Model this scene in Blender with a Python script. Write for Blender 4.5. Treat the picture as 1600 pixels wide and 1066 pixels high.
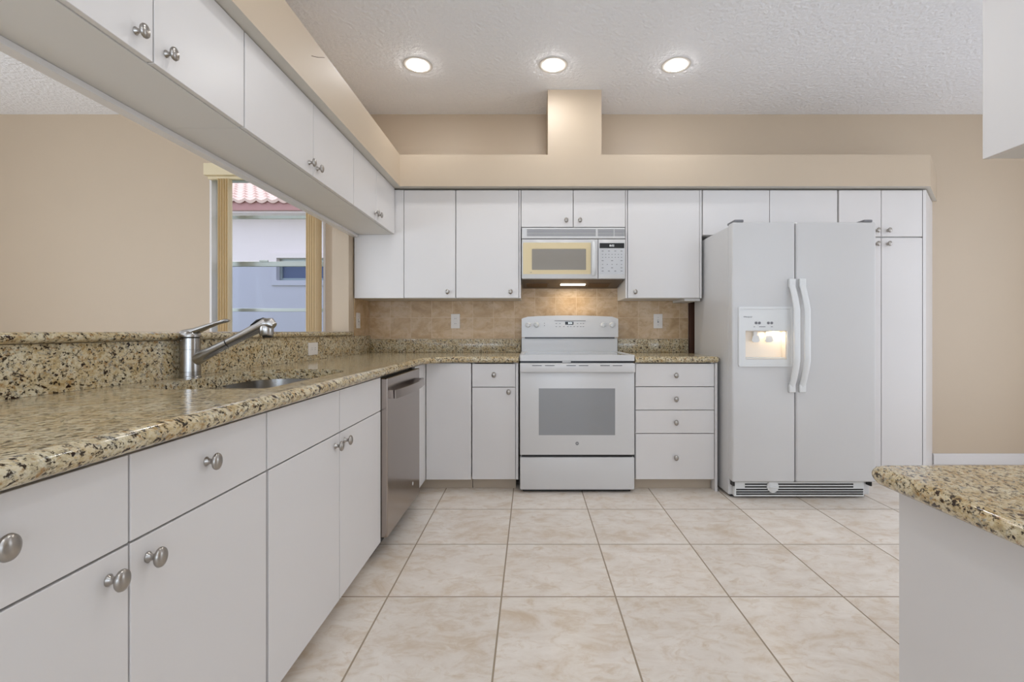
import bpy, bmesh, math, random
from mathutils import Vector, Matrix
random.seed(7)
for o in list(bpy.data.objects): bpy.data.objects.remove(o, do_unlink=True)
S = bpy.context.scene
COL = S.collection
PI = math.pi

# ------------------------------------------------------------------ camera
H = 1.067                      # eye height
F = 724.0                      # focal length in pixels of a 1600 px wide frame
cd = bpy.data.cameras.new('camera'); cam = bpy.data.objects.new('camera', cd); COL.objects.link(cam)
cam.location = (0, 0, H); cam.rotation_euler = (PI/2, 0, 0)
cd.sensor_width = 36; cd.lens = 36*F/1600
cd.shift_x = -30/1600; cd.shift_y = -15/1600
cd.clip_start = 0.02; cd.clip_end = 200
S.camera = cam

# ------------------------------------------------------------------ world, exposure
w = bpy.data.worlds.new('world'); S.world = w; w.use_nodes = True
bgn = w.node_tree.nodes['Background']
bgn.inputs[0].default_value = (0.80, 0.88, 1.0, 1); bgn.inputs[1].default_value = 1.85
S.view_settings.view_transform = 'Standard'; S.view_settings.look = 'None'
S.view_settings.gamma = 1; S.view_settings.use_curve_mapping = False
S.view_settings.exposure = -0.08
try:
    S.cycles.max_bounces = 12; S.cycles.diffuse_bounces = 6; S.cycles.glossy_bounces = 5
    S.cycles.transparent_max_bounces = 12; S.cycles.sample_clamp_indirect = 6
except Exception: pass

P_DOWN = 2.6     # each recessed ceiling lamp, watts
P_FILL = 72.0      # base power of the added fill lights

def area(name, loc, rot, sx, sy, power, color, parent=None, shape='RECTANGLE', spread=PI):
    l = bpy.data.lights.new(name, 'AREA'); l.shape = shape; l.size = sx; l.size_y = sy
    l.energy = power; l.color = color; l.spread = spread
    o = bpy.data.objects.new(name, l); COL.objects.link(o); o.location = loc; o.rotation_euler = rot
    if parent: o.parent = parent
    return o
# fill lights added at invented openings in the unseen rear and side walls
for i, x in enumerate((-2.9, 0.0, 2.8)):
    area('fill_light', (x, -2.96, 1.25), (PI/2+1.25, 0, 0), 2.2, 2.1, P_FILL*.90, (0.78, 0.94, 1.15))  # tilted steeply upward to brighten the ceiling
area('fill_light', (-4.95, 0.4, 1.3), (PI/2+.25, 0, -PI/2), 3.0, 2.1, P_FILL*.62, (0.87, 0.96, 1.06))
area('fill_light', (4.45, 1.9, 1.3), (PI/2, 0, PI/2), 2.2, 2.1, P_FILL*0.2, (0.93, 0.95, 1.06))
sun = bpy.data.lights.new('sun', 'SUN'); sun.energy = 3.6; sun.angle = math.radians(2); sun.color = (1, .93, .85)
so = bpy.data.objects.new('sun', sun); COL.objects.link(so); so.rotation_euler = (math.radians(-42), 0, math.radians(48))

# ------------------------------------------------------------------ helpers
def lin(h):
    h = h.lstrip('#'); v = [int(h[i:i+2], 16)/255 for i in (0, 2, 4)]
    return tuple((c/12.92 if c <= .04045 else ((c+.055)/1.055)**2.4) for c in v) + (1,)

WO = {}
def obj(name, bm, mat, parent=None, smooth=False, auto=None):
    """link bm (built in world coordinates) as one mesh; parented parts are stored relative to their parent"""
    off = WO.get(parent.name, Vector((0, 0, 0))) if parent else Vector((0, 0, 0))
    bmesh.ops.recalc_face_normals(bm, faces=bm.faces)
    me = bpy.data.meshes.new(name); bm.to_mesh(me); bm.free()
    if off.length: me.transform(Matrix.Translation(-off))
    o = bpy.data.objects.new(name, me); COL.objects.link(o)
    if mat: me.materials.append(mat)
    if parent: o.parent = parent
    WO[o.name] = off.copy()
    if smooth or auto:
        for p in me.polygons: p.use_smooth = True
        me.set_sharp_from_angle(angle=math.radians(auto or 40))
    return o
def thing(name, label, cat, loc, group=None):
    o = bpy.data.objects.new(name, None); COL.objects.link(o); o.location = loc
    o.empty_display_size = .1
    o['label'] = label; o['category'] = cat
    if group: o['group'] = group
    WO[o.name] = Vector(loc)
    return o
def tag(o, label, cat, group=None):
    o['label'] = label; o['category'] = cat
    if group: o['group'] = group
    return o
def struct(name, bm, mat, **k):
    o = obj(name, bm, mat, **k); o['kind'] = 'structure'; return o
def B(): return bmesh.new()
def box(bm, x0, x1, y0, y1, z0, z1, bev=0.0, seg=2):
    if x1 < x0: x0, x1 = x1, x0
    if y1 < y0: y0, y1 = y1, y0
    t = bmesh.new()
    r = bmesh.ops.create_cube(t, size=1)
    bmesh.ops.scale(t, vec=(x1-x0, y1-y0, z1-z0), verts=t.verts)
    bmesh.ops.translate(t, vec=((x0+x1)/2, (y0+y1)/2, (z0+z1)/2), verts=t.verts)
    if bev: bmesh.ops.bevel(t, geom=list(t.edges), offset=bev, segments=seg, profile=.5, affect='EDGES')
    merge(bm, t); return bm
def merge(bm, t):
    me = bpy.data.meshes.new('tmp'); t.to_mesh(me); t.free(); bm.from_mesh(me); bpy.data.meshes.remove(me)
def bx(*a, **k): return box(B(), *a, **k)
AX = {'z': lambda a, b, h: (a, b, h), '+x': lambda a, b, h: (h, a, b), '-x': lambda a, b, h: (-h, a, b),
      '-y': lambda a, b, h: (a, -h, b), '+y': lambda a, b, h: (a, h, b), '-z': lambda a, b, h: (a, b, -h)}
def lathe(bm, prof, org, axis='z', seg=24, sa=1.0, sb=1.0):
    f = AX[axis]; rings = []
    for r, h in prof:
        if r < 1e-6: rings.append([bm.verts.new(Vector(f(0, 0, h))+Vector(org))])
        else: rings.append([bm.verts.new(Vector(f(r*sa*math.cos(2*PI*i/seg), r*sb*math.sin(2*PI*i/seg), h))+Vector(org)) for i in range(seg)])
    for a, b in zip(rings, rings[1:]):
        for i in range(seg):
            j = (i+1) % seg
            q = [a[i % len(a)], a[j % len(a)], b[j % len(b)], b[i % len(b)]]
            q = [v for k, v in enumerate(q) if v not in q[:k]]
            if len(q) > 2: bm.faces.new(q)
    for r in (rings[0], rings[-1]):
        if len(r) > 2: bm.faces.new(r)
    return bm
def tube(bm, pts, rad, seg=14, flat=1.0, cap=True):
    """sweep a circle (or a flattened one: flat = ratio of second axis) along pts"""
    pts = [Vector(p) for p in pts]; n = len(pts)
    if not isinstance(rad, (list, tuple)): rad = [rad]*n
    ref = None; rings = []
    for i, p in enumerate(pts):
        t = (pts[min(i+1, n-1)]-pts[max(i-1, 0)]).normalized()
        if ref is None: ref = Vector((0, 1, 0)) if abs(t.y) < .9 else Vector((1, 0, 0))
        u = (ref-t*ref.dot(t)).normalized(); v = t.cross(u); ref = u
        r = rad[i]; r1, r2 = r if isinstance(r, tuple) else (r, r*flat)
        rings.append([bm.verts.new(p+u*r1*math.cos(2*PI*k/seg)+v*r2*math.sin(2*PI*k/seg)) for k in range(seg)])
    for a, b in zip(rings, rings[1:]):
        for k in range(seg): bm.faces.new((a[k], a[(k+1) % seg], b[(k+1) % seg], b[k]))
    if cap: bm.faces.new(rings[0]); bm.faces.new(rings[-1][::-1])
    return bm
def prism(bm, loops, h0, h1, ax='z'):
    """polygon (first loop) with holes (further loops), extruded h0..h1 along ax"""
    f = {'z': lambda a, b, h: (a, b, h), 'y': lambda a, b, h: (a, h, b), 'x': lambda a, b, h: (h, a, b)}[ax]
    t = bmesh.new(); es = []
    for lp in loops:
        vs = [t.verts.new(f(a, b, h0)) for a, b in lp]
        es += [t.edges.new((vs[i], vs[(i+1) % len(vs)])) for i in range(len(vs))]
    bmesh.ops.triangle_fill(t, use_beauty=True, use_dissolve=False, edges=es)
    fs = list(t.faces)
    r = bmesh.ops.extrude_face_region(t, geom=fs)
    d = Vector(f(0, 0, h1))-Vector(f(0, 0, h0))
    bmesh.ops.translate(t, vec=d, verts=[g for g in r['geom'] if isinstance(g, bmesh.types.BMVert)])
    bmesh.ops.recalc_face_normals(t, faces=t.faces)
    merge(bm, t); return bm
def rect(a0, a1, b0, b1): return [(a0, b0), (a1, b0), (a1, b1), (a0, b1)]
def rrect(a0, a1, b0, b1, r, n=6):
    out = []
    for cx, cy, s in ((a1-r, b0+r, -PI/2), (a1-r, b1-r, 0), (a0+r, b1-r, PI/2), (a0+r, b0+r, PI)):
        for k in range(n+1):
            t = s+PI/2*k/n; out.append((cx+r*math.cos(t), cy+r*math.sin(t)))
    return out
def text(name, s, loc, size, mat, parent, rot=(PI/2, 0, 0), align='CENTER', depth=.0003):
    c = bpy.data.curves.new('t', 'FONT'); c.body = s; c.size = size; c.align_x = align; c.align_y = 'CENTER'; c.extrude = depth
    o = bpy.data.objects.new('t', c); me = bpy.data.meshes.new_from_object(o)
    bpy.data.objects.remove(o); bpy.data.curves.remove(c); me.name = name
    from mathutils import Euler
    me.transform(Matrix.Translation(Vector(loc)-WO[parent.name]) @ Euler(rot).to_matrix().to_4x4())
    q = bpy.data.objects.new(name, me); COL.objects.link(q); q.parent = parent; me.materials.append(mat)
    WO[q.name] = WO[parent.name].copy(); return q

# ------------------------------------------------------------------ materials
def mat(name, col, rough=.5, metal=0, spec=.5, coat=0, bump=None, emit=None, var=None):
    m = bpy.data.materials.new(name); m.use_nodes = True; nt = m.node_tree; p = nt.nodes['Principled BSDF']
    col = lin(col) if isinstance(col, str) else col
    p.inputs['Base Color'].default_value = col; p.inputs['Roughness'].default_value = rough
    p.inputs['Metallic'].default_value = metal; p.inputs['Specular IOR Level'].default_value = spec
    p.inputs['Coat Weight'].default_value = coat
    if emit:
        p.inputs['Emission Color'].default_value = emit[0]; p.inputs['Emission Strength'].default_value = emit[1]
    tc = nt.nodes.new('ShaderNodeNewGeometry')
    if var is None: var = .02
    n = nt.nodes.new('ShaderNodeTexNoise'); n.inputs['Scale'].default_value = 3; nt.links.new(tc.outputs['Position'], n.inputs['Vector'])
    r = nt.nodes.new('ShaderNodeMapRange'); r.inputs['To Min'].default_value = 1-var; r.inputs['To Max'].default_value = 1+var
    nt.links.new(n.outputs['Fac'], r.inputs['Value'])
    h = nt.nodes.new('ShaderNodeHueSaturation'); h.inputs['Color'].default_value = col
    nt.links.new(r.outputs[0], h.inputs['Value']); nt.links.new(h.outputs[0], p.inputs['Base Color'])
    if bump:
        sc, st, dist = bump
        b = nt.nodes.new('ShaderNodeTexNoise'); b.inputs['Scale'].default_value = sc; b.inputs['Detail'].default_value = 3
        nt.links.new(tc.outputs['Position'], b.inputs['Vector'])
        bb = nt.nodes.new('ShaderNodeBump'); bb.inputs['Strength'].default_value = st; bb.inputs['Distance'].default_value = dist
        nt.links.new(b.outputs['Fac'], bb.inputs['Height']); nt.links.new(bb.outputs[0], p.inputs['Normal'])
    return m
def ramp(nt, pts, interp='LINEAR'):
    r = nt.nodes.new('ShaderNodeValToRGB'); e = r.color_ramp; e.interpolation = interp
    e.elements[0].position = pts[0][0]; e.elements[0].color = pts[0][1]
    e.elements[1].position = pts[-1][0]; e.elements[1].color = pts[-1][1]
    for p, c in pts[1:-1]:
        q = e.elements.new(p); q.color = c
    return r
def mixc(nt, a, b, f):
    m = nt.nodes.new('ShaderNodeMix'); m.data_type = 'RGBA'
    for s, i in ((a, 6), (b, 7)):
        if isinstance(s, tuple): m.inputs[i].default_value = s
        else: nt.links.new(s, m.inputs[i])
    if isinstance(f, float): m.inputs[0].default_value = f
    else: nt.links.new(f, m.inputs[0])
    return m.outputs[2]
def noise(nt, vec, sc, det=4, rough=.55, dist=0.0):
    n = nt.nodes.new('ShaderNodeTexNoise'); n.inputs['Scale'].default_value = sc; n.inputs['Detail'].default_value = det
    n.inputs['Roughness'].default_value = rough; n.inputs['Distortion'].default_value = dist
    nt.links.new(vec, n.inputs['Vector']); return n.outputs['Fac']
def mapping(nt, vec, scale=(1, 1, 1), rot=(0, 0, 0), loc=(0, 0, 0)):
    m = nt.nodes.new('ShaderNodeMapping'); m.inputs['Scale'].default_value = scale; m.inputs['Rotation'].default_value = rot
    m.inputs['Location'].default_value = loc; nt.links.new(vec, m.inputs['Vector']); return m.outputs[0]

def granite(name, warm=0.0):
    m = bpy.data.materials.new(name); m.use_nodes = True; nt = m.node_tree; p = nt.nodes['Principled BSDF']
    g = nt.nodes.new('ShaderNodeNewGeometry')
    v0 = mapping(nt, g.outputs['Position'], rot=(.55, .25, .6))
    v = mapping(nt, v0, (1.25, .62, 1.0))
    def layer(c, col, sc, det, ro, di, lo, hi, loc, k=1.0):
        r = ramp(nt, [(lo, (0, 0, 0, 1)), (hi, (k, k, k, 1))]); nt.links.new(noise(nt, mapping(nt, v, loc=loc), sc, det, ro, di), r.inputs[0])
        return mixc(nt, c, col, r.outputs[0])
    base = ramp(nt, [(.34, lin('#857254')), (.46, lin('#b8a680')), (.55, lin('#d3cab2')), (.68, lin('#b99c66'))])
    nt.links.new(noise(nt, v, 70, 5, .7, .3), base.inputs[0])
    tone = ramp(nt, [(.38, lin('#b3955c')), (.62, lin('#cdc4a8'))]); nt.links.new(noise(nt, v, 16, 3), tone.inputs[0])
    c = mixc(nt, base.outputs[0], tone.outputs[0], .40)
    c = layer(c, lin('#96703d'), 75, 4, .6, .2, .56, .66, (3, 1, 7), .85)
    c = layer(c, lin('#8f8d84'), 60, 5, .7, .3, .57, .66, (9, 4, 2), .9)
    c = layer(c, lin('#33271a'), 100, 5, .75, .25, .535, .59, (1, 8, 5))
    c = layer(c, lin('#2c1c12'), 62, 3, .55, .2, .625, .655, (5, 2, 9))
    if warm: c = mixc(nt, c, lin('#6b3f16'), warm)
    nt.links.new(c, p.inputs['Base Color']); p.inputs['Roughness'].default_value = .12
    p.inputs['Specular IOR Level'].default_value = .38
    return m

def tiles(name, plane, x0, y0, w, grout, cA, cB, cC, groutc, rough, streak=(1, 1, 1), nscale=5, gstr=.4):
    m = bpy.data.materials.new(name); m.use_nodes = True; nt = m.node_tree; p = nt.nodes['Principled BSDF']
    g = nt.nodes.new('ShaderNodeNewGeometry'); sp = nt.nodes.new('ShaderNodeSeparateXYZ'); nt.links.new(g.outputs['Position'], sp.inputs[0])
    a, b = {'xy': (0, 1), 'xz': (0, 2), 'yz': (1, 2)}[plane]
    cb = nt.nodes.new('ShaderNodeCombineXYZ')
    for k, (idx, o0) in enumerate(((a, x0), (b, y0))):
        s = nt.nodes.new('ShaderNodeMath'); s.operation = 'SUBTRACT'; nt.links.new(sp.outputs[idx], s.inputs[0]); s.inputs[1].default_value = o0-50*w
        nt.links.new(s.outputs[0], cb.inputs[k])
    br = nt.nodes.new('ShaderNodeTexBrick'); br.offset = 0; br.squash = 1
    br.inputs['Scale'].default_value = 1; br.inputs['Brick Width'].default_value = w; br.inputs['Row Height'].default_value = w
    br.inputs['Mortar Size'].default_value = grout; br.inputs['Mortar Smooth'].default_value = .2; br.inputs['Bias'].default_value = 0
    br.inputs['Color1'].default_value = (0, 0, 0, 1); br.inputs['Color2'].default_value = (1, 1, 1, 1)
    nt.links.new(cb.outputs[0], br.inputs['Vector'])
    # each tile gets its own piece of pattern
    sc = nt.nodes.new('ShaderNodeVectorMath'); sc.operation = 'MULTIPLY_ADD'; nt.links.new(br.outputs['Color'], sc.inputs[0])
    sc.inputs[1].default_value = (7, 5, 3); nt.links.new(g.outputs['Position'], sc.inputs[2])
    v = mapping(nt, sc.outputs[0], streak)
    r = ramp(nt, [(.30, cC), (.46, cA), (.62, cB)]); nt.links.new(noise(nt, v, nscale, 8, .68, .6), r.inputs[0])
    f = ramp(nt, [(.50, (0, 0, 0, 1)), (.72, (1, 1, 1, 1))]); nt.links.new(noise(nt, mapping(nt, v, loc=(4, 4, 4)), nscale*2.6, 8, .7, .8), f.inputs[0])
    c = mixc(nt, r.outputs[0], cC, f.outputs[0])
    t = ramp(nt, [(0, (.93, .93, .93, 1)), (1, (1, 1, 1, 1))]); nt.links.new(br.outputs['Color'], t.inputs[0])
    mm = nt.nodes.new('ShaderNodeMix'); mm.data_type = 'RGBA'; mm.blend_type = 'MULTIPLY'; mm.inputs[0].default_value = 1
    nt.links.new(c, mm.inputs[6]); nt.links.new(t.outputs[0], mm.inputs[7])
    c = mixc(nt, mm.outputs[2], groutc, br.outputs['Fac'])
    nt.links.new(c, p.inputs['Base Color'])
    rr = nt.nodes.new('ShaderNodeMapRange'); rr.inputs['To Min'].default_value = rough; rr.inputs['To Max'].default_value = .8
    nt.links.new(br.outputs['Fac'], rr.inputs['Value']); nt.links.new(rr.outputs[0], p.inputs['Roughness'])
    bp = nt.nodes.new('ShaderNodeBump'); bp.inputs['Strength'].default_value = gstr; bp.inputs['Distance'].default_value = .002; bp.invert = True
    nt.links.new(br.outputs['Fac'], bp.inputs['Height']); nt.links.new(bp.outputs[0], p.inputs['Normal'])
    return m

def glassy(name, tint=(1, 1, 1, 1), refl=.08):
    m = bpy.data.materials.new(name); m.use_nodes = True; nt = m.node_tree; nt.nodes.clear()
    o = nt.nodes.new('ShaderNodeOutputMaterial'); t = nt.nodes.new('ShaderNodeBsdfTransparent'); t.inputs[0].default_value = tint
    g = nt.nodes.new('ShaderNodeBsdfGlossy'); g.inputs['Roughness'].default_value = .02
    mx = nt.nodes.new('ShaderNodeMixShader'); mx.inputs[0].default_value = refl
    nt.links.new(t.outputs[0], mx.inputs[1]); nt.links.new(g.outputs[0], mx.inputs[2]); nt.links.new(mx.outputs[0], o.inputs[0])
    return m

M = {}
M['wall'] = mat('tan wall paint', '#bfae98', .5, bump=(160, .12, .001))
M['ceiling'] = mat('white textured ceiling', '#f0f2f6', .7, bump=(42, 1.0, .009))
M['cab'] = mat('white laminate', '#d8d5d3', .32, spec=.45)
M['cabin'] = mat('white melamine panel', '#d6d4d1', .5)
M['cream'] = mat('cream trim', '#dccfae', .5)
M['toe'] = mat('reflection tinted toe kick', '#b5a795', .5)  # off-white kick, reflected tan painted into its colour
M['white'] = mat('white enamel', '#cfcecd', .22, spec=.5)
M['whiteplastic'] = mat('white plastic', '#d9dad9', .3)
M['fridge'] = mat('white textured steel', '#cbcac9', .33, bump=(420, .06, .0005))
M['nickel'] = mat('brushed nickel', '#a9a49e', .28, metal=1)
M['steel'] = mat('brushed stainless steel', '#a69c95', .2, metal=1)
M['steel2'] = mat('satin stainless sink', '#b9b7b4', .22, metal=1)
M['faucet'] = mat('satin faucet metal', '#aba8a4', .24, metal=1)
M['black'] = mat('black plastic', '#0c0c0c', .3)
M['dark'] = mat('dark gap', '#1a1815', .7)
M['brown'] = mat('dark brown wood', '#4a2a16', .6)
M['grey'] = mat('grey print', '#77777a', .5)
M['window_glass'] = mat('grey oven window', '#8c8d8f', .08, coat=.5)
M['mwglass'] = mat('grey microwave window', '#8a857d', .12, coat=.5)
M['mwreflection'] = mat('reflection tinted door band', '#d8c69c', .3)  # aged glass band, warm reflection on it put into the colour
M['hood'] = mat('grey brown hood metal', '#574d44', .4, metal=.5)
M['filter'] = mat('greasy filter mesh', '#5a4228', .5, metal=.5)
M['glasstop'] = mat('pale grey glass cooktop', '#b4b6b7', .06, coat=1)
M['alu'] = mat('grey aluminium', '#a9b2b0', .35, metal=.5)
M['blind'] = mat('cream blind vane', '#ecdab6', .5)
M['plate'] = mat('ivory wall plate', '#dcd6cf', .35)
M['granite'] = granite('gold speckled granite'); M['granite_brown'] = granite('brown granite seam', .45)
M['floor'] = tiles('beige floor tile', 'xy', -.119, 1.863, .4578, .0035, lin('#e0d6ca'), lin('#e9e1d7'), lin('#cfbca4'), lin('#9c8c77'), .30, (1, 1.7, 1), 5.0)
M['splash'] = tiles('tan travertine tile', 'xz', -.136, 1.0105, .1655, .0016, lin('#c0a27c'), lin('#ceb596'), lin('#a88a62'), lin('#d2bd9f'), .42, (1, 1, 1.6), 6, .25)
M['splash_side'] = tiles('tan travertine tile side', 'yz', 3.72, 1.0105, .1655, .0016, lin('#c0a27c'), lin('#ceb596'), lin('#a88a62'), lin('#d2bd9f'), .42, (1, 1, 1.6), 6, .25)
M['pane'] = glassy('clear window pane', (.95, .95, .97, 1), .006)
M['screenpane'] = glassy('screened window pane', (.72, .76, .84, 1), .006)
M['lamp'] = mat('lit lamp lens', '#ffffff', .5, emit=((1, .97, .94, 1), 45))
M['lampring'] = mat('white lamp ring', '#d8d4cd', .4)
M['hoodlamp'] = mat('lit hood lamp', '#fff6e0', .5, emit=((1, .86, .62, 1), 5))
M['disp'] = mat('lit display digits', '#ffffff', .5, emit=((.8, .95, 1, 1), 1.2))
M['dispdim'] = mat('dim display digits', '#ffffff', .5, emit=((.8, .85, .85, 1), .35))
M['stucco'] = mat('pale stucco', '#eae2e6', .85, bump=(60, .3, .004))
M['fascia'] = mat('pink brown fascia', '#b58a88', .7)
M['rooftile'] = mat('pale terracotta roof tile', '#dcc0b6', .8, var=.12)
M['grass'] = mat('grass', '#6f7f4c', .9, bump=(40, .6, .03))

# ------------------------------------------------------------------ the setting
D = 3.72; CZ = 2.81
struct('floor', bx(-5.0, 4.5, -3.0, D, -.10, 0), M['floor'])
struct('ceiling', bx(-5.15, 4.65, -3.15, D+.15, CZ, CZ+.12), M['ceiling'])
WX0, WX1, WZ0, WZ1 = -2.575, -1.655, .85, 2.33
struct('wall_back', prism(B(), [rect(-5.15, 4.65, -.1, CZ), rect(WX0, WX1, WZ0, WZ1)], D, D+.15, 'y'), M['wall'])
struct('wall_rear', prism(B(), [rect(-5.15, 4.65, -.1, CZ)]+[rect(x-1.15, x+1.15, .02, 2.35) for x in (-2.9, 0, 2.8)], -3.15, -3.0, 'y'), M['wall'])
struct('wall_left', prism(B(), [rect(-3.0, D, -.1, CZ), rect(-1.15, 1.95, .15, 2.4)], -5.15, -5.0, 'x'), M['wall'])
struct('wall_right', prism(B(), [rect(-3.0, D, -.1, CZ), rect(.75, 3.05, .15, 2.4)], 4.5, 4.65, 'x'), M['wall'])
struct('wall_desk', bx(1.42, 1.54, -1.2, 1.10, 0, CZ), M['wall'])
# partition with the pass-through: low wall, header, full height end
PX0, PX1 = -1.42, -1.302
b = B(); box(b, PX0, PX1, -.9, 3.305, 0, 1.033); box(b, PX0, PX1, -.9, 3.305, 1.822, CZ); box(b, PX0, PX1, 3.305, D, 0, CZ)
struct('wall_partition', b, M['wall'])
# soffit ledge over the cabinets, 45 degree return at its right end
b = prism(B(), [[(PX1, -.9), (-.945, -.9), (-.945, 3.333), (2.870, 3.333), (3.255, 3.718), (PX1, 3.718)]], 2.112, 2.339)
sf = struct('wall_soffit', b, M['wall'])
sf.data.materials.append(mat('off white soffit underside', '#cfcac0', .5))
for p in sf.data.polygons:
    if p.normal.z < -.9: p.material_index = 1
struct('scuff_mark', tube(B(), [(-.9447, 1.994, 2.253), (-.9447, 2.056, 2.283), (-.9447, 2.118, 2.319)], .0012, 6), M['brown'])  # scuff mark on the soffit face, modelled as a thin brown tube
struct('wall_chase', bx(.12, .507, 3.340, 3.718, 2.3395, CZ), M['wall'])
struct('wall_tile', bx(-1.30, 1.256, 3.712, 3.7195, 1.006, 1.47), M['splash'])
struct('wall_tile_corner', bx(-1.301, -1.294, 3.40, 3.711, 1.006, 1.31), M['splash_side'])
b = B(); box(b, 3.219, 4.495, 3.703, 3.7195, .001, .078); box(b, 3.219, 4.495, 3.708, 3.7195, .078, .088)
struct('baseboard_back', b, M['cab'])
b = B(); box(b, -4.995, -1.425, 3.705, 3.7195, .001, .09); struct('baseboard_living', b, M['cab'])
struct('trim_1', bx(1.262, 1.33, 3.700, 3.7195, .0, 1.75), M['brown'])
struct('trim_2', bx(PX1+.0, -1.262, .40, 3.380, 1.7535, 1.7725, bev=.002), M['cab'])

# window with its frame, sashes and panes
WY = D+.07
b = prism(B(), [rect(WX0, WX1, WZ0, WZ1), rect(WX0+.03, WX1-.03, WZ0+.035, WZ1-.03)], WY, WY+.06, 'y')
wf = struct('window_1', b, M['alu'])
b = B()
box(b, WX0+.03, WX1-.03, WY+.004, WY+.035, 1.600, 1.640, .003); obj('meeting_rail', b, M['alu'], wf)
for z in (2.005, 1.243):
    obj('sash_bar', bx(WX0+.03, WX1-.03, WY+.008, WY+.03, z-.013, z+.013, bev=.002), M['alu'], wf)
obj('sash_lock', bx(-2.22, -2.15, WY-.008, WY+.004, 1.636, 1.650, bev=.002), M['alu'], wf)
obj('upper_pane', bx(WX0+.03, WX1-.03, WY+.038, WY+.042, 1.62, WZ1-.03), M['pane'], wf)
obj('lower_pane', bx(WX0+.03, WX1-.03, WY+.018, WY+.022, WZ0+.035, 1.62), M['screenpane'], wf)
obj('window_sill', bx(WX0-.03, WX1+.03, D-.035, D+.07, WZ0-.022, WZ0-.001, bev=.003), M['cab'], wf)
# jamb liners, cream
b = B(); box(b, WX0-.004, WX0+.012, D-.004, WY, WZ0, WZ1); box(b, WX1-.012, WX1+.004, D-.004, WY, WZ0, WZ1)
struct('trim_3', b, M['cab'])

# vertical blinds, vanes stacked open to both sides
vb = thing('vertical_blind', 'cream vertical blind stacked open at both sides of the window', 'blind', (-2.12, 3.66, 1.0))
obj('valance', bx(-2.560, -1.585, 3.615, 3.715, 2.290, 2.383, bev=.004), M['cream'], vb)
obj('head_rail', bx(-2.545, -1.60, 3.645, 3.68, 2.268, 2.289, bev=.002), M['cream'], vb)
def vane(x, yaw):
    b = B(); n = 6; z0, z1 = .88, 2.267; rows = []
    for k in range(n+1):
        t = k/n-.5; cx = .008*(1-4*t*t)
        p = Vector((cx, t*.085, 0)); c, s = math.cos(yaw), math.sin(yaw)
        rows.append((x+p.x*c-p.y*s, 3.664+p.x*s+p.y*c))
    poly = rows+[(a+.0012, c) for a, c in reversed(rows)]
    prism(b, [poly], z0, z1); return b
for x in (-2.460, -2.440, -2.420, -2.400, -2.382): obj('vane', vane(x, .20), M['blind'], vb, auto=50)
for x in (-1.755, -1.737, -1.719, -1.701, -1.683): obj('vane', vane(x, -.16), M['blind'], vb, auto=50)

# ------------------------------------------------------------------ outdoors: the house next door
struct('ground', bx(-30, 30, D+.16, 40, -.5, -.3), M['grass'])
HY = 8.3
nh = thing('neighbor_house', 'pale stucco house with tiled roof outside the window', 'building', (-6, HY, -.3))
HW0, HW1, HZ0, HZ1 = -4.55, -2.9, 1.98, 2.38
obj('wall', prism(B(), [rect(-16, 6, -.3, 3.12), rect(HW0, HW1, HZ0, HZ1)], HY, HY+.25, 'y'), M['stucco'], nh)
hw = obj('window', prism(B(), [rect(HW0, HW1, HZ0, HZ1), rect(HW0+.05, HW1-.05, HZ0+.05, HZ1-.05)], HY+.08, HY+.14, 'y'), M['alu'], nh)
obj('pane', bx(HW0+.05, HW1-.05, HY+.11, HY+.115, HZ0+.05, HZ1-.05), mat('blue grey glass', '#66708c', .15), hw)
obj('window_surround', prism(B(), [rect(HW0-.09, HW1+.09, HZ0-.09, HZ1+.09), rect(HW0, HW1, HZ0, HZ1)], HY-.03, HY-.001, 'y'), M['stucco'], nh)
obj('fascia', bx(-16, 6, HY-.42, HY-.36, 3.13, 3.31), M['fascia'], nh)
obj('soffit_board', bx(-16, 6, HY-.36, HY+.25, 3.10, 3.13), M['stucco'], nh)
# corrugated tile roof: rows of S-tiles stepping up the slope
b = B(); pw = .19; nrow = 22; rl = .34; slope = math.radians(24)
xs = [-9.5 + k*pw/8 for k in range(int(9.5/(pw/8)))]
for r in range(nrow):
    y0 = HY-.47+r*rl*math.cos(slope); z0 = 3.33+r*rl*math.sin(slope)
    y1 = y0+rl*1.05*math.cos(slope); z1 = z0+rl*1.05*math.sin(slope)-.03
    A = []; Bv = []; C_ = []
    for x in xs:
        wv = -.042*abs(math.cos(PI*x/pw))+.06*0+.0*math.cos(2*PI*x/pw)
        A.append(b.verts.new((x, y0, z0+wv))); Bv.append(b.verts.new((x, y1, z1+wv))); C_.append(b.verts.new((x, y0+.01, z0+wv-.05)))
    for i in range(len(xs)-1):
        b.faces.new((A[i], A[i+1], Bv[i+1], Bv[i])); b.faces.new((C_[i], C_[i+1], A[i+1], A[i]))
obj('roof', b, M['rooftile'], nh, auto=50)

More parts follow.
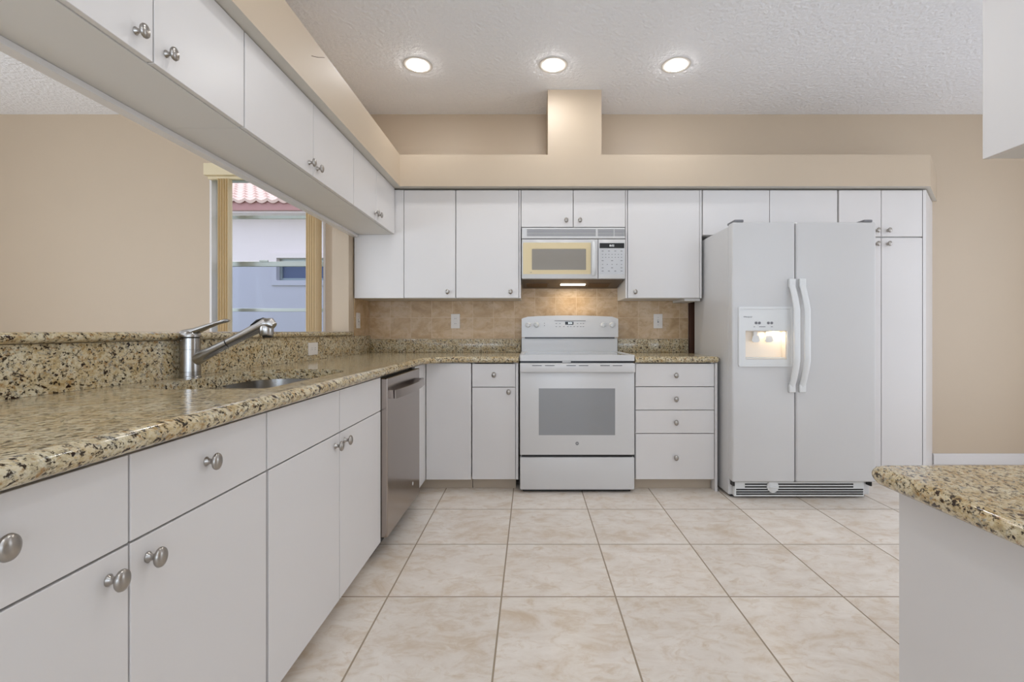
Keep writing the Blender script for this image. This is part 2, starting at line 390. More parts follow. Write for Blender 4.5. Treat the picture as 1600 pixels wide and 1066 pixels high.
# ------------------------------------------------------------------ cabinets
def pbox(b, ori, plane, a0, a1, d0, d1, z0, z1, bev=0):
    """box measured from a front plane: d0..d1 is the distance behind it. ori L faces +x, B faces -y, R faces -x"""
    if ori == 'L': return box(b, plane-d1, plane-d0, a0, a1, z0, z1, bev)
    if ori == 'R': return box(b, plane+d0, plane+d1, a0, a1, z0, z1, bev)
    return box(b, a0, a1, plane+d0, plane+d1, z0, z1, bev)
KP = [(0.0095, 0), (.0095, .002), (.0065, .005), (.0052, .010), (.0056, .015), (.0100, .0185), (.0160, .0205), (.0172, .0232), (.0160, .0268), (.0110, .0298), (.0050, .0312), (0, .0316)]
def knob(ori, plane, a, z, parent):
    ax = {'L': '+x', 'B': '-y', 'R': '-x'}[ori]
    org = {'L': (plane+.0003, a, z), 'R': (plane-.0003, a, z), 'B': (a, plane-.0003, z)}[ori]
    return obj('knob', lathe(B(), KP, org, ax, 28, *({'L': (.86, 1.08), 'R': (.86, 1.08), 'B': (.86, 1.08)}[ori])), M['nickel'], parent, auto=60)
TH = .018
def cabinet(name, label, group, ori, plane, a0, a1, z0, z1, depth, fronts, toe=False, top=True, wall=.016, extra=None):
    mid = (a0+a1)/2
    loc = {'L': (plane-depth/2, mid, 0 if toe else z0), 'R': (plane+depth/2, mid, 0 if toe else z0), 'B': (mid, plane+depth/2, 0 if toe else z0)}[ori]
    t = thing(name, label, 'cabinet', loc, group)
    b = B(); d0 = TH+.002
    pbox(b, ori, plane, a0, a0+wall, d0, depth, z0, z1); pbox(b, ori, plane, a1-wall, a1, d0, depth, z0, z1)
    pbox(b, ori, plane, a0+wall, a1-wall, d0, depth, z0, z0+wall); pbox(b, ori, plane, a0+wall, a1-wall, depth-wall, depth, z0+wall, z1)
    if top: pbox(b, ori, plane, a0+wall, a1-wall, d0, depth-wall, z1-wall, z1)
    obj('body', b, M['cabin'], t)
    if toe:
        b = B(); pbox(b, ori, plane, a0, a1, .065, .08, 0.0, z0); obj('toe_kick', b, M['toe'], t)
    g = .0022
    for kind, f0, f1, q0, q1, kn in fronts:
        b = B(); pbox(b, ori, plane, f0+g, f1-g, 0, TH, q0+g, q1-g, .0012)
        d = obj(kind, b, M['cab'], t)
        if kn: knob(ori, plane, kn[0], kn[1], d)
    return t
LX = -.705           # plane of the left run's fronts
BY = 3.090           # plane of the back run's fronts
UX = -.995; UY = 3.383
ZB, ZT, ZM = .078, .853, .695
G1 = 'base cabinets along the sink run'
cabinet('base_cabinet', 'white base cabinet with two drawers and two doors, nearest the camera on the left', G1, 'L', LX, .400, 1.235, ZB, .857, .585,
        [('drawer', .400, .813, ZM, ZT, (.604, .785)), ('drawer', .813, 1.235, ZM, ZT, (1.005, .785)),
         ('door', .400, .813, ZB, ZM, (.772, .652)), ('door', .813, 1.235, ZB, ZM, (.852, .652))], toe=True, top=False)
cabinet('sink_cabinet', 'white sink cabinet with blank upper panels and two doors, beside the dishwasher', G1, 'L', LX, 1.237, 2.172, ZB, .857, .585,
        [('false_drawer_front', 1.237, 1.706, ZM, ZT, None), ('false_drawer_front', 1.706, 2.172, ZM, ZT, None),
         ('door', 1.243, 1.706, ZB, ZM, (1.665, .655)), ('door', 1.706, 2.172, ZB, ZM, (1.748, .657))], toe=True, top=False)
# corner cabinet: filler beside the dishwasher, tall blank door on the back run
t = thing('corner_cabinet', 'white corner base cabinet with one tall plain door and no knob', 'cabinet', (-.85, 3.35, 0))
b = B(); box(b, -1.285, -.411, 3.112, 3.70, ZB, .857); obj('body', b, M['cabin'], t)
obj('filler_panel', bx(LX-TH, LX, 2.806, BY+.016, ZB, ZT, bev=.001), M['cab'], t)
obj('door', bx(-.700, -.4005, BY, BY+TH, ZB, ZT, bev=.0012), M['cab'], t)
b = B(); box(b, -.77, -.400, BY+.065, BY+.08, 0, ZB); obj('toe_kick', b, M['toe'], t)
b = bx(LX-.08, LX-.065, 2.81, BY+.06, 0, ZB); obj('toe_kick', b, M['toe'], t)
cabinet('base_cabinet', 'narrow white base cabinet with one drawer over one door, left of the stove', None, 'B', BY, -.396, -.104, ZB, .857, .61,
        [('drawer', -.396, -.104, ZM, ZT, (-.248, .778)), ('door', -.396, -.104, ZB, ZM, (-.150, .665))], toe=True, top=False)
ob = [o for o in bpy.data.objects if o.get('label', '').startswith('narrow white base')][0]
obj('filler_strip', bx(-.103, -.086, BY+.003, BY+.03, ZB, .857, bev=.001), M['cab'], ob)
dz = [.854, .698, .542, .386, .078]
dc = cabinet('drawer_cabinet', 'white base cabinet with four stacked drawers between stove and refrigerator', None, 'B', BY, .695, 1.222, ZB, .857, .61,
        [('drawer', .695, 1.222, dz[i+1], dz[i], (.962, (.775, .617, .462, .228)[i])) for i in range(4)], toe=True, top=False)
obj('end_panel', bx(1.224, 1.241, BY-.003, 3.70, 0, .857, bev=.001), M['cab'], dc)

# upper cabinets over the pass-through
G2 = 'upper cabinets over the pass-through'
ZU0, ZU1 = 1.773, 2.110; kz = 1.823
def up(label, a0, am, a1, k0, k1):
    return cabinet('upper_cabinet', label, G2, 'L', UX, a0, a1, ZU0, ZU1, .302, [('door', a0, am, ZU0, ZU1, (k0, kz)), ('door', am, a1, ZU0, ZU1, (k1, kz))])
up('white two door upper cabinet over the pass-through, nearest the camera', .832, 1.221, 1.607, 1.165, 1.262)
up('white two door upper cabinet over the pass-through, middle of the three', 1.609, 2.118, 2.597, 2.075, 2.152)
up('white two door upper cabinet over the pass-through, at the corner beyond the others', 2.599, 2.980, 3.376, 2.948, 3.012)
# back run uppers
G3 = 'upper cabinets on the back wall'
UD = .325; kb = 1.355
t = cabinet('upper_cabinet', 'white corner upper cabinet with one door, left end of back wall', G3, 'B', UY, -1.292, -.552, 1.310, 2.100, UD,
        [('door', -.930, -.552, 1.310, 2.100, (-.608, kb))])
obj('filler_panel', bx(-1.292, -.932, UY+.001, UY+TH, 1.310, 2.100, bev=.001), M['cab'], t)
t = cabinet('upper_cabinet', 'white upper cabinet with one door, directly left of the microwave', G3, 'B', UY, -.550, -.076, 1.310, 2.100, UD,
        [('door', -.550, -.090, 1.310, 2.100, (-.150, kb))])
obj('edge_strip', bx(-.088, -.0765, UY+.004, UY+TH, 1.310, 2.100, bev=.001), M['cab'], t)
cabinet('upper_cabinet', 'short white two door cabinet above the microwave', G3, 'B', UY, -.074, .688, 1.828, 2.100, UD,
        [('door', -.074, .307, 1.828, 2.100, (.255, 1.876)), ('door', .307, .688, 1.828, 2.100, (.355, 1.876))])
t = cabinet('upper_cabinet', 'white upper cabinet with one door, between microwave and refrigerator', G3, 'B', UY, .690, 1.246, 1.310, 2.100, UD,
        [('door', .704, 1.230, 1.310, 2.100, (.756, kb))])
obj('edge_strip', bx(.690, .702, UY+.004, UY+TH, 1.310, 2.100, bev=.001), M['cab'], t)
obj('edge_strip', bx(1.232, 1.246, UY+.004, UY+TH, 1.310, 2.100, bev=.001), M['cab'], t)
obj('light_rail', bx(1.13, 1.246, 3.42, 3.70, 1.292, 1.3095), M['cabin'], t)
cabinet('upper_cabinet', 'short white two door cabinet above the refrigerator', G3, 'B', UY, 1.250, 2.240, 1.770, 2.100, UD,
        [('door', 1.252, 1.741, 1.770, 2.100, (1.690, 1.80)), ('door', 1.741, 2.236, 1.770, 2.100, (1.79, 1.80))])
# pantry with its 45 degree end
t = thing('pantry_cabinet', 'tall white four door pantry cabinet with angled end, right of the refrigerator', 'cabinet', (2.6, 3.55, 0))
obj('body', prism(B(), [[(2.244, UY+TH+.002), (2.858, UY+TH+.002), (2.875, UY+TH+.002), (3.190, 3.716), (2.244, 3.716)]], ZB, 2.100), M['cabin'], t)
obj('angled_end_panel', prism(B(), [[(2.861, UY+.002), (2.885, UY+.002), (3.217, 3.716), (3.193, 3.716)]], 0, 2.100), M['cab'], t)
obj('toe_kick', bx(2.244, 2.90, UY+.065, UY+.08, 0, ZB), M['toe'], t)
for a0, a1, ka in ((2.246, 2.556, 2.520), (2.556, 2.858, 2.602)):
    for q0, q1, kq in ((1.758, 2.100, 1.803), (ZB, 1.752, 1.705)):
        d = obj('door', bx(a0+.0022, a1-.0022, UY, UY+TH, q0+.0022, q1-.0022, bev=.0012), M['cab'], t); knob('B', UY, ka, kq, d)
# desk unit on the right: base, countertop, wall cabinet
t = cabinet('desk_cabinet', 'white cabinet side under the low granite desktop', None, 'R', .872, -.60, 1.062, ZB, .705, .53,
        [('door', -.60, -.05, ZB, .705, None), ('door', -.05, .5, ZB, .705, None)], toe=True)
obj('side_panel', bx(.856, .871, .502, 1.078, 0, .705), M['cab'], t)
obj('end_panel', bx(.872, 1.40, 1.064, 1.078, 0, .705), M['cab'], t)
t = cabinet('upper_cabinet', 'white wall cabinet cut off by the upper right corner of the photo', None, 'R', 1.083, .15, 1.112, 1.482, 2.45, .325,
        [('door', .15, .62, 1.482, 2.45, None)])
obj('side_panel', bx(1.083, 1.101, .622, 1.112, 1.480, 2.45, bev=.001), M['cab'], t)
obj('light_rail', bx(1.14, 1.158, .25, 1.04, 1.455, 1.4815), M['cream'], t)
obj('light_rail', bx(1.16, 1.40, 1.022, 1.04, 1.455, 1.4815), M['cream'], t)

# ------------------------------------------------------------------ granite
def offset_path(path, off):
    out = []
    for i, p in enumerate(path):
        p = Vector(p)
        d = []
        if i > 0: d.append((p-Vector(path[i-1])).normalized())
        if i < len(path)-1: d.append((Vector(path[i+1])-p).normalized())
        ns = [Vector((q.y, -q.x)) for q in d]
        if len(ns) == 1: n = ns[0]
        else:
            n = (ns[0]+ns[1]).normalized(); n = n/max(.3, n.dot(ns[0]))
        out.append(p+n*off)
    return out
def bullnose(b, path, z0, z1, seg=10):
    """half round edge swept along the inner path (to the right hand side of its direction)"""
    r = (z1-z0)/2; zc = (z0+z1)/2; rows = []
    for k in range(seg+1):
        a = PI*k/seg; o = r*math.sin(a)
        rows.append([b.verts.new((q.x, q.y, zc+r*math.cos(a))) for q in offset_path(path, o)])
    for A_, B_ in zip(rows, rows[1:]):
        for i in range(len(path)-1): b.faces.new((A_[i], A_[i+1], B_[i+1], B_[i]))
    for e in (0, -1): b.faces.new([rw[e] for rw in rows])
C0, C1 = .859, .900; R = (C1-C0)/2
def arc(cx, cy, r, a0, a1, n=6): return [(cx+r*math.cos(a0+(a1-a0)*k/n), cy+r*math.sin(a0+(a1-a0)*k/n)) for k in range(n+1)]
# L-shaped worktop; the front path runs from the near end up the left run, round the inner corner, to the stove
fx = -.673-R; fy = 3.058+R
front = [(fx, -.9)] + [(fx, y) for y in (0, 1, 2, 2.88)] + [(fx+.04, 2.98), (fx+.10, 3.05), (fx+.17, fy), (-.083, fy)]
sx0, sx1, sy0, sy1 = -1.180, -.775, 1.335, 2.045
hole = [(sx0+.11, sy0), (sx1-.03, sy0)] + arc(sx1-.05, sy0+.05, .05, -PI/2, 0, 4)[1:] + [(sx1, sy1-.20)] + arc(sx1-.16, sy1-.16, .16, 0, PI/2, 8)[1:] + arc(sx0+.14, sy1-.14, .14, PI/2, PI, 8) + arc(sx0+.10, sy0+.10, .10, PI, 1.5*PI, 6)[:-1]
outer = front + [(-.083, 3.699), (-1.299, 3.699), (-1.299, -.9)]
b = prism(B(), [outer, hole], C0, C1)
bullnose(b, front, C0, C1)
bmesh.ops.remove_doubles(b, verts=b.verts, dist=1e-5)
ct = obj('countertop', b, M['granite'], auto=35)
tag(ct, 'L-shaped gold speckled granite countertop with the sink cut into it', 'countertop')
b = B(); path = [(.690, fy), (1.229, fy), (1.229+.0, fy+.001)]
path = [(.690, fy), (1.225, fy), (1.235, fy+.012), (1.235, 3.699)]
prism(b, [path+[(.690, 3.699)]], C0, C1)
bullnose(b, path, C0, C1)
tag(obj('countertop', b, M['granite'], auto=35), 'short granite countertop between stove and refrigerator', 'countertop')
# riser behind the sink, bar ledge, back splashes
rz = thing('granite_splash', 'tall granite riser behind the sink below the bar ledge', 'backsplash', (-1.29, 1.2, C1))
obj('riser_slab', bx(-1.301, -1.281, -.9, 1.686, C1+.0005, 1.034), M['granite'], rz)
obj('seam_strip', bx(-1.301, -1.276, 1.688, 1.728, C1+.0005, 1.034, bev=.002), M['granite_brown'], rz)
obj('riser_slab', bx(-1.301, -1.281, 1.730, 3.690, C1+.0005, 1.005 if False else 1.0345), M['granite'], rz)
b = B(); lp = [(-1.262, -.9), (-1.262, 3.302)]
r2 = .015
prism(b, [[(-1.277, -.9), (-1.277, 3.290), (-1.290, 3.303), (-1.60, 3.303), (-1.60, -.9)]], 1.0355, 1.0655)
bullnose(b, [(-1.277, -.9), (-1.277, 3.290), (-1.290, 3.303)], 1.0355, 1.0655, 8)
tag(obj('bar_ledge', b, M['granite'], auto=35), 'long raised granite bar ledge capping the low wall', 'bar top')
tag(obj('granite_splash', bx(-1.279, -.083, 3.690, 3.7105, C1+.0005, 1.0055, bev=.0015), M['granite'], auto=35), 'low granite splash strip on back wall left of the stove', 'backsplash')
tag(obj('granite_splash', bx(.690, 1.250, 3.690, 3.7105, C1+.0005, 1.0055, bev=.0015), M['granite'], auto=35), 'low granite splash strip on back wall right of the stove', 'backsplash')
# low desktop in the foreground
T0, T1 = .708, .750; RR = (T1-T0)/2; dx = .800+RR; dy = 1.115-RR
path = [(1.40, dy), (dx+.02, dy), (dx+.006, dy-.006), (dx, dy-.02), (dx, .6), (dx, 0), (dx, -.75)]
path = path[::-1]
b = B(); prism(b, [path+[(1.40, -.75)]], T0, T1)
P2 = path[::-1]
bullnose(b, P2, T0, T1, 12)
tag(obj('desktop', b, M['granite'], auto=35), 'low granite desktop with rounded edge in the lower right foreground', 'countertop')

# ------------------------------------------------------------------ sink
t = thing('sink', 'stainless undermount double bowl sink set in the granite', 'sink', (-.98, 1.69, .70))
def bowl(x0, x1, y0, y1, z0, z1, r):
    b = B(); rows = []
    for z, ins, rr in ((z1, 0, r), (z0+.05, .006, r), (z0+.018, .014, r), (z0+.004, .034, r), (z0, .06, r)):
        rows.append([b.verts.new((x, y, z)) for x, y in rrect(x0+ins, x1-ins, y0+ins, y1-ins, max(rr-ins*.4, .02), 6)])
    for A_, B_ in zip(rows, rows[1:]):
        n = len(A_)
        for i in range(n): b.faces.new((A_[i], A_[(i+1) % n], B_[(i+1) % n], B_[i]))
    b.faces.new(rows[-1])
    return b
obj('bowl', bowl(sx0-.004, sx1+.004, 1.325, 1.668, .69, .8575, .08), M['steel2'], t, auto=50)
obj('bowl', bowl(sx0-.004, sx1+.004, 1.700, 2.050, .68, .8575, .11), M['steel2'], t, auto=50)
b = prism(B(), [rect(sx0-.03, sx1+.03, 1.30, 2.08), rrect(sx0-.004, sx1+.004, 1.325, 1.668, .08), rrect(sx0-.004, sx1+.004, 1.700, 2.050, .11)], .8555, .8585)
obj('rim', b, M['steel2'], t)
for yc, zz in ((1.50, .691), (1.875, .681)):
    obj('drain', lathe(B(), [(.044, 0), (.044, .003), (.036, .004), (.03, .001), (0, .001)], (-.98, yc, zz)), M['nickel'], t, auto=40)

# ------------------------------------------------------------------ faucet
fxc, fyc = -1.236, 1.68
t = thing('kitchen_faucet', 'brushed single lever pull-out faucet standing behind the sink', 'faucet', (fxc, fyc, C1))
prof = [(.0345, 0), (.0345, .004), (.0325, .006), (.0325, .020), (.0318, .0205), (.0318, .0215), (.0325, .022), (.0318, .10), (.0305, .1005), (.0305, .1015), (.0315, .102), (.0312, .142), (.028, .144)]
obj('body', lathe(B(), prof, (fxc, fyc, C1+.0005), 'z', 32), M['faucet'], t, auto=35)
b = B()
lathe(b, [(.029, .0), (.033, .002), (.0335, .006), (.032, .014), (.026, .022), (.014, .028), (0, .029)], (fxc, fyc, 1.0448), 'z', 28)
pts = [(fxc-.02, fyc, 1.060), (fxc+.02, fyc, 1.068), (fxc+.06, fyc, 1.084), (fxc+.10, fyc, 1.098), (fxc+.130, fyc, 1.106), (fxc+.141, fyc, 1.107)]
tube(b, pts, [(.026, .013), (.022, .013), (.015, .0090), (.012, .0065), (.012, .0072), (.007, .004)], 16)
obj('lever', b, M['faucet'], t, auto=45)
# spout rising over the bowl
a0 = Vector((fxc+.005, fyc, .958)); a1 = Vector((-.955, fyc, 1.098))
def L_(k): return a0+(a1-a0)*k
obj('spout', tube(B(), [L_(0), L_(.08), L_(.18), L_(.47)], [(.022, .024), (.0225, .0235), (.0195, .020), (.0165, .0165)], 24), M['faucet'], t, auto=45)
obj('seal_ring', tube(B(), [L_(.471), L_(.483)], .0148, 20), M['black'], t)
dr = (a1-a0).normalized()
hp = [L_(.484), L_(.75), L_(.90), L_(1.0), L_(1.0)+Vector((.020, 0, -.002)), L_(1.0)+Vector((.032, 0, -.020))]
b = tube(B(), [L_(.484), L_(.72), L_(.88), L_(.97), L_(.97)+Vector((.018, 0, .0)), L_(.97)+Vector((.030, 0, -.008))],
         [.0165, .0175, .0195, (.0225, .0225), (.022, .022), (.014, .014)], 24)
hc = L_(.955)
lathe(b, [(.021, .0), (.0235, .006), (.0225, .034), (.019, .048), (.012, .052)], (hc.x+.008, hc.y, hc.z-.040), 'z', 24)
obj('spray_head', b, M['faucet'], t, auto=45)
obj('nozzle', lathe(B(), [(.015, 0), (.017, .007), (0, .007)], (hc.x+.010, hc.y, hc.z-.047), 'z', 20), M['black'], t)
b = tube(B(), [L_(.80)+Vector((-.004, 0, .019)), L_(.88)+Vector((-.004, 0, .024)), L_(.96)+Vector((-.004, 0, .022))], [(.008, .003), (.010, .005), (.008, .003)], 12)
obj('spray_button', b, M['black'], t, auto=45)

# ------------------------------------------------------------------ dishwasher
DX = -.675
t = thing('dishwasher', 'stainless steel dishwasher with pocket bar handle under the counter', 'dishwasher', (-1.0, 2.49, 0))
obj('tub', bx(-1.28, DX-.062, 2.190, 2.788, .10, .850), M['cabin'], t)
dd = obj('door', bx(DX-.060, DX, 2.178, 2.800, .097, .846, bev=.004), M['steel'], t)
# bowed bar handle
b = B(); rows = []
n = 16
for k in range(n+1):
    s_ = k/n; y = 2.200+(2.785-2.200)*s_; bow = .030+.022*math.sin(PI*s_)**.8
    rows.append([b.verts.new(v) for v in ((DX+bow, y, .788), (DX+bow+.004, y, .748), (DX+bow-.008, y, .748), (DX+bow-.010, y, .788))])
for A_, B_ in zip(rows, rows[1:]):
    for i in range(4): b.faces.new((A_[i], A_[(i+1) % 4], B_[(i+1) % 4], B_[i]))
b.faces.new(rows[0]); b.faces.new(rows[-1][::-1])
box(b, DX, DX+.026, 2.200, 2.216, .748, .788); box(b, DX, DX+.026, 2.769, 2.785, .748, .788)
obj('handle', b, M['steel'], dd, auto=30)
obj('badge', lathe(B(), [(.010, 0), (.010, .0012), (0, .0012)], (DX+.0002, 2.64, .20), '+x', 20), M['white'], dd)
obj('toe_panel', bx(DX-.10, DX-.085, 2.180, 2.800, .0, .095), M['black'], t)

# ------------------------------------------------------------------ stove
SY = 3.055
t = thing('stove', 'white freestanding electric range with glass top and back control panel', 'stove', (.304, 3.38, 0))
x0, x1 = -.074, .681
obj('body', bx(x0+.004, x1-.004, SY+.045, 3.675, .020, .870), M['white'], t)
obj('cooktop_frame', prism(B(), [rrect(x0-.003, x1+.003, SY, 3.66, .012), rrect(x0+.025, x1-.025, SY+.030, 3.58, .02)], .872, .911), M['white'], t)
obj('glass_top', bx(x0+.024, x1-.024, SY+.029, 3.581, .890, .9075), M['glasstop'], t)
obj('rear_gap', bx(x0+.006, x1-.006, SY+.012, SY+.046, .858, .8715), M['black'], t)
obj('latch', bx(.205, .262, SY+.003, SY+.03, .861, .8705, bev=.002), M['white'], t)
def slab(b, x0, x1, y0, y1, z0, z1, hole=None, bev=.006):
    """front slab with a rectangular opening and rounded front edges"""
    box(b, x0, x1, y0, y1, z0, z1, bev)
b = B(); box(b, x0, x1, SY, SY+.043, .252, .858, .005, 3)
door = obj('oven_door', b, M['white'], t, auto=35)
hb = obj('handle', bx(x0, x1, SY-.028, SY-.001, .798, .857, bev=.007, seg=3), M['white'], door, auto=35)
for xa in (-.033+.0, .026, .205-.065, .205, .40, .458):
    pass
for k, px in enumerate((839, 859, 892.5, 912, 945.5, 965)):
    xc = (px-830)/239.5
    obj('vent_slot', bx(xc-.031, xc+.031, SY-.0295, SY-.0275, .842, .8455), M['dark'], hb)
obj('window', bx(.050, .553, SY-.0012, SY+.001, .383, .691, bev=.0005), M['window_glass'], door)
lg = obj('emblem', lathe(B(), [(.0115, 0), (.0115, .001), (0, .001)], (.303, SY-.0001, .328), '-y', 24), M['grey'], door)
text('emblem_letters', 'GE', (.303, SY-.0014, .328), .012, M['white'], door)
obj('gap_strip', bx(x0+.012, x1-.012, SY+.012, SY+.044, .236, .2515), M['black'], t)
obj('storage_drawer', bx(x0, x1, SY, SY+.043, .022, .235, bev=.006, seg=3), M['white'], t, auto=35)
for xf in (x0+.03, x1-.03):
    for yf in (SY+.06, 3.62): obj('foot', lathe(B(), [(.016, 0), (.016, .018), (0, .018)], (xf, yf, .0005)), M['black'], t)
obj('kick_plate', bx(x0+.02, x1-.02, SY+.03, SY+.05, .004, .0215), M['black'], t)
# back guard
GY = 3.600
obj('riser', bx(-.0745, .675, GY+.028, 3.6795, .905, 1.0185), M['white'], t)
b = B()
n = 16; lo = []; 
prof = [(x_, 1.178+.013*math.cos(PI*(x_-.301)/.80)) for x_ in [-.0745+.7505*k/n for k in range(n+1)]]
poly = [(-.0745, 1.022), (.676, 1.022)] + [(.676, 1.165)] + [(a, c) for a, c in reversed(prof[1:-1])] + [(-.0745, 1.165)]
prism(b, [poly], GY, 3.684, 'y')
bp = obj('control_panel', b, M['white'], t)
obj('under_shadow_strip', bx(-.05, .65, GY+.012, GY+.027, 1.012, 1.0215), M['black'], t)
for px in (825, 838.2, 942.5, 956.2):
    xc = (px-830)/201.1
    k_ = B(); lathe(k_, [(.0215, 0), (.0215, .003), (.0175, .006), (.0160, .024), (.013, .027), (0, .027)], (xc, GY-.0003, 1.117), '-y', 24)
    box(k_, xc-.004, xc+.004, GY-.034, GY-.010, 1.102, 1.134, .002)
    kk = obj('knob', k_, M['whiteplastic'], bp, auto=40)
    for a in range(-3, 4):
        aa = a*.6
        obj('tick_mark', bx(xc+.029*math.sin(aa)-.0009, xc+.029*math.sin(aa)+.0009, GY-.0006, GY-.0001, 1.117+.029*math.cos(aa)-.0012, 1.117+.029*math.cos(aa)+.0012), M['grey'], bp)
obj('trim_bar', bx(.181, .423, GY-.0015, GY-.0002, 1.1475, 1.1515), M['grey'], bp)
ds = obj('display', bx(.264, .328, GY-.0012, GY-.0002, 1.119, 1.1425), M['black'], bp)
text('display_digits', '8:04', (.303, GY-.0018, 1.131), .019, M['disp'], bp)
for i, xk in enumerate((.195, .223, .254, .285, .307, .334, .360, .385, .405)):
    for z in (1.128, 1.104):
        if z > 1.11 and .24 < xk < .35: continue
        obj('button_print', bx(xk-.006, xk+.006, GY-.0006, GY-.0001, z-.002, z+.002), M['grey'], bp)
for z in (1.130, 1.112): obj('indicator', bx(.1, .105, GY-.0006, GY-.0001, z-.003, z+.003), M['grey'], bp)

# ------------------------------------------------------------------ microwave
MY = 3.362
t = thing('microwave', 'white over-the-range microwave with reflection tinted door band and keypad', 'microwave', (.307, 3.53, 1.42))
m0, m1 = -.069, .683
b = prism(B(), [[(MY+.030, 1.450), (3.706, 1.412), (3.706, 1.822), (MY+.030, 1.822)]], m0+.002, m1-.002, 'x')
obj('body', b, M['white'], t)
gr = obj('vent_grille', bx(m0, m1, MY+.012, MY+.029, 1.744, 1.822, bev=.003), M['white'], t)
for k in range(5):
    z = 1.8065-k*.0105
    for (xa, xb) in ((m0+.038, .470), (.485, .600), (.606, .680)):
        obj('louver_slot', bx(xa, xb, MY+.0105, MY+.0125, z-.0026, z+.0026), M['grey'], gr)
obj('vent_lip', bx(m0, m1, MY-.002, MY+.028, 1.741, 1.757, bev=.004), M['white'], t)
dr_ = obj('door', bx(m0, .484, MY, MY+.029, 1.450, 1.737, bev=.005), M['white'], t, auto=35)
xw0, xw1 = (816.5-830)/215, (923-830)/215
obj('door_band', prism(B(), [rrect(xw0+.003, xw1, 1.483, 1.711, .006), rrect(.005, .398, 1.513, 1.665, .004)], MY-.0015, MY-.0001, 'y'), M['mwreflection'], dr_)
obj('inner_band', prism(B(), [rrect(-.012, .412, 1.503, 1.688, .004), rrect(.005, .398, 1.513, 1.668, .004)], MY-.003, MY-.0016, 'y'), M['mwreflection'], dr_)
obj('window', bx(.004, .399, MY-.0012, MY-.0002, 1.512, 1.669), M['mwglass'], dr_)
text('brand_print', 'Kenmore' if False else 'GE', (-.002, MY-.0018, 1.4945), .011, M['grey'], dr_)
b = B(); tube(b, [(.452, MY+.001, 1.475), (.452, MY-.018, 1.495), (.452, MY-.024, 1.54), (.452, MY-.024, 1.645), (.452, MY-.018, 1.695), (.452, MY+.001, 1.712)], [(.010, .012), (.011, .014), (.011, .016), (.011, .016), (.011, .014), (.010, .012)], 14)
obj('handle', b, M['whiteplastic'], dr_, auto=50)
cp = obj('control_panel', bx(.487, m1, MY, MY+.029, 1.450, 1.737, bev=.004), M['white'], t, auto=35)
obj('keypad', bx(.497, .674, MY-.001, MY-.0001, 1.482, 1.668), mat('light grey keypad', '#c4c5c7', .4), cp)
obj('display', bx(.496, .675, MY-.0015, MY-.0002, 1.671, 1.708, bev=.0003), M['black'], cp)
text('display_digits', '8:02', (.585, MY-.0022, 1.689), .020, M['dispdim'], cp)
for r_, (z, n_) in enumerate(((1.650, 4), (1.626, 7), (1.604, 7), (1.580, 3), (1.553, 5), (1.528, 3), (1.505, 4))):
    for k in range(n_):
        xk = .518+(.655-.518)*k/(n_-1); wk = .007 if n_ < 5 else .0035
        obj('key_print', bx(xk-wk, xk+wk, MY-.0016, MY-.0011, z-.0022, z+.0022), M['grey'], cp)
# underside: slopes up towards the front
def under(x0, x1, ya, yb, th, m, name, par):
    def zz(y): return 1.450+(1.412-1.450)*(y-(MY+.030))/(3.706-(MY+.030))
    b = prism(B(), [[(ya, zz(ya)-.001-th), (yb, zz(yb)-.001-th), (yb, zz(yb)-.0005), (ya, zz(ya)-.0005)]], x0, x1, 'x')
    return obj(name, b, m, par)
un = under(m0+.004, m1-.004, MY+.032, 3.70, .002, M['hood'], 'underside', t)
for xa, xb in ((-.035, .125), (.44, .60)):
    under(xa-.010, xb+.010, 3.50, 3.66, .0035, M['hood'], 'filter_frame', un)
    under(xa, xb, 3.51, 3.65, .005, M['filter'], 'grease_filter', un)
under(.225, .415, 3.535, 3.575, .006, M['hoodlamp'], 'lamp_lens', un)
area('hood_light', (.32-.307, 3.555-3.53, 1.415-1.42), (0, 0, 0), .18, .04, .9, (1, .84, .62), t)

# ------------------------------------------------------------------ refrigerator
FY = 2.920
t = thing('refrigerator', 'white side by side refrigerator with lit ice and water dispenser', 'refrigerator', (1.72, 3.27, 0))
r0, r1, rs = 1.268, 2.176, 1.667
obj('body', bx(r0, r1, FY+.062, 3.600, .018, 1.742, bev=.004), M['fridge'], t)
def fdoor(xa, xb, hole=None):
    b = bmesh.new(); z0, z1 = .115, 1.757; y0, y1 = FY, FY+.058
    if not hole:
        box(b, xa, xb, y0, y1, z0, z1, .013, 5); return b
    ox = [(xa, z0), (xb, z0), (xb, z1), (xa, z1)]; h = hole
    ix = [(h[0], h[2]), (h[1], h[2]), (h[1], h[3]), (h[0], h[3])]
    of = [b.verts.new((x, y0, z)) for x, z in ox]; ob_ = [b.verts.new((x, y1, z)) for x, z in ox]
    f_ = [b.verts.new((x, y0, z)) for x, z in ix]; bk = [b.verts.new((x, y1-.004, z)) for x, z in ix]
    for i in range(4):
        j = (i+1) % 4
        b.faces.new((of[i], of[j], f_[j], f_[i])); b.faces.new((f_[i], f_[j], bk[j], bk[i])); b.faces.new((of[j], of[i], ob_[i], ob_[j]))
    b.faces.new(ob_[::-1]); b.faces.new(bk)
    es = [e for e in b.edges if all(v in of for v in e.verts) or (e.verts[0] in of and e.verts[1] in ob_) or (e.verts[1] in of and e.verts[0] in ob_)]
    bmesh.ops.bevel(b, geom=es, offset=.013, segments=5, profile=.5, affect='EDGES')
    return b
hx0, hx1, hz0, hz1 = 1.347, 1.608, .892, 1.072
fd = obj('freezer_door', fdoor(r0, rs-.003, (hx0, hx1, hz0, hz1)), M['fridge'], t, auto=35)
rd = obj('fridge_door', fdoor(rs+.003, r1), M['fridge'], t, auto=35)
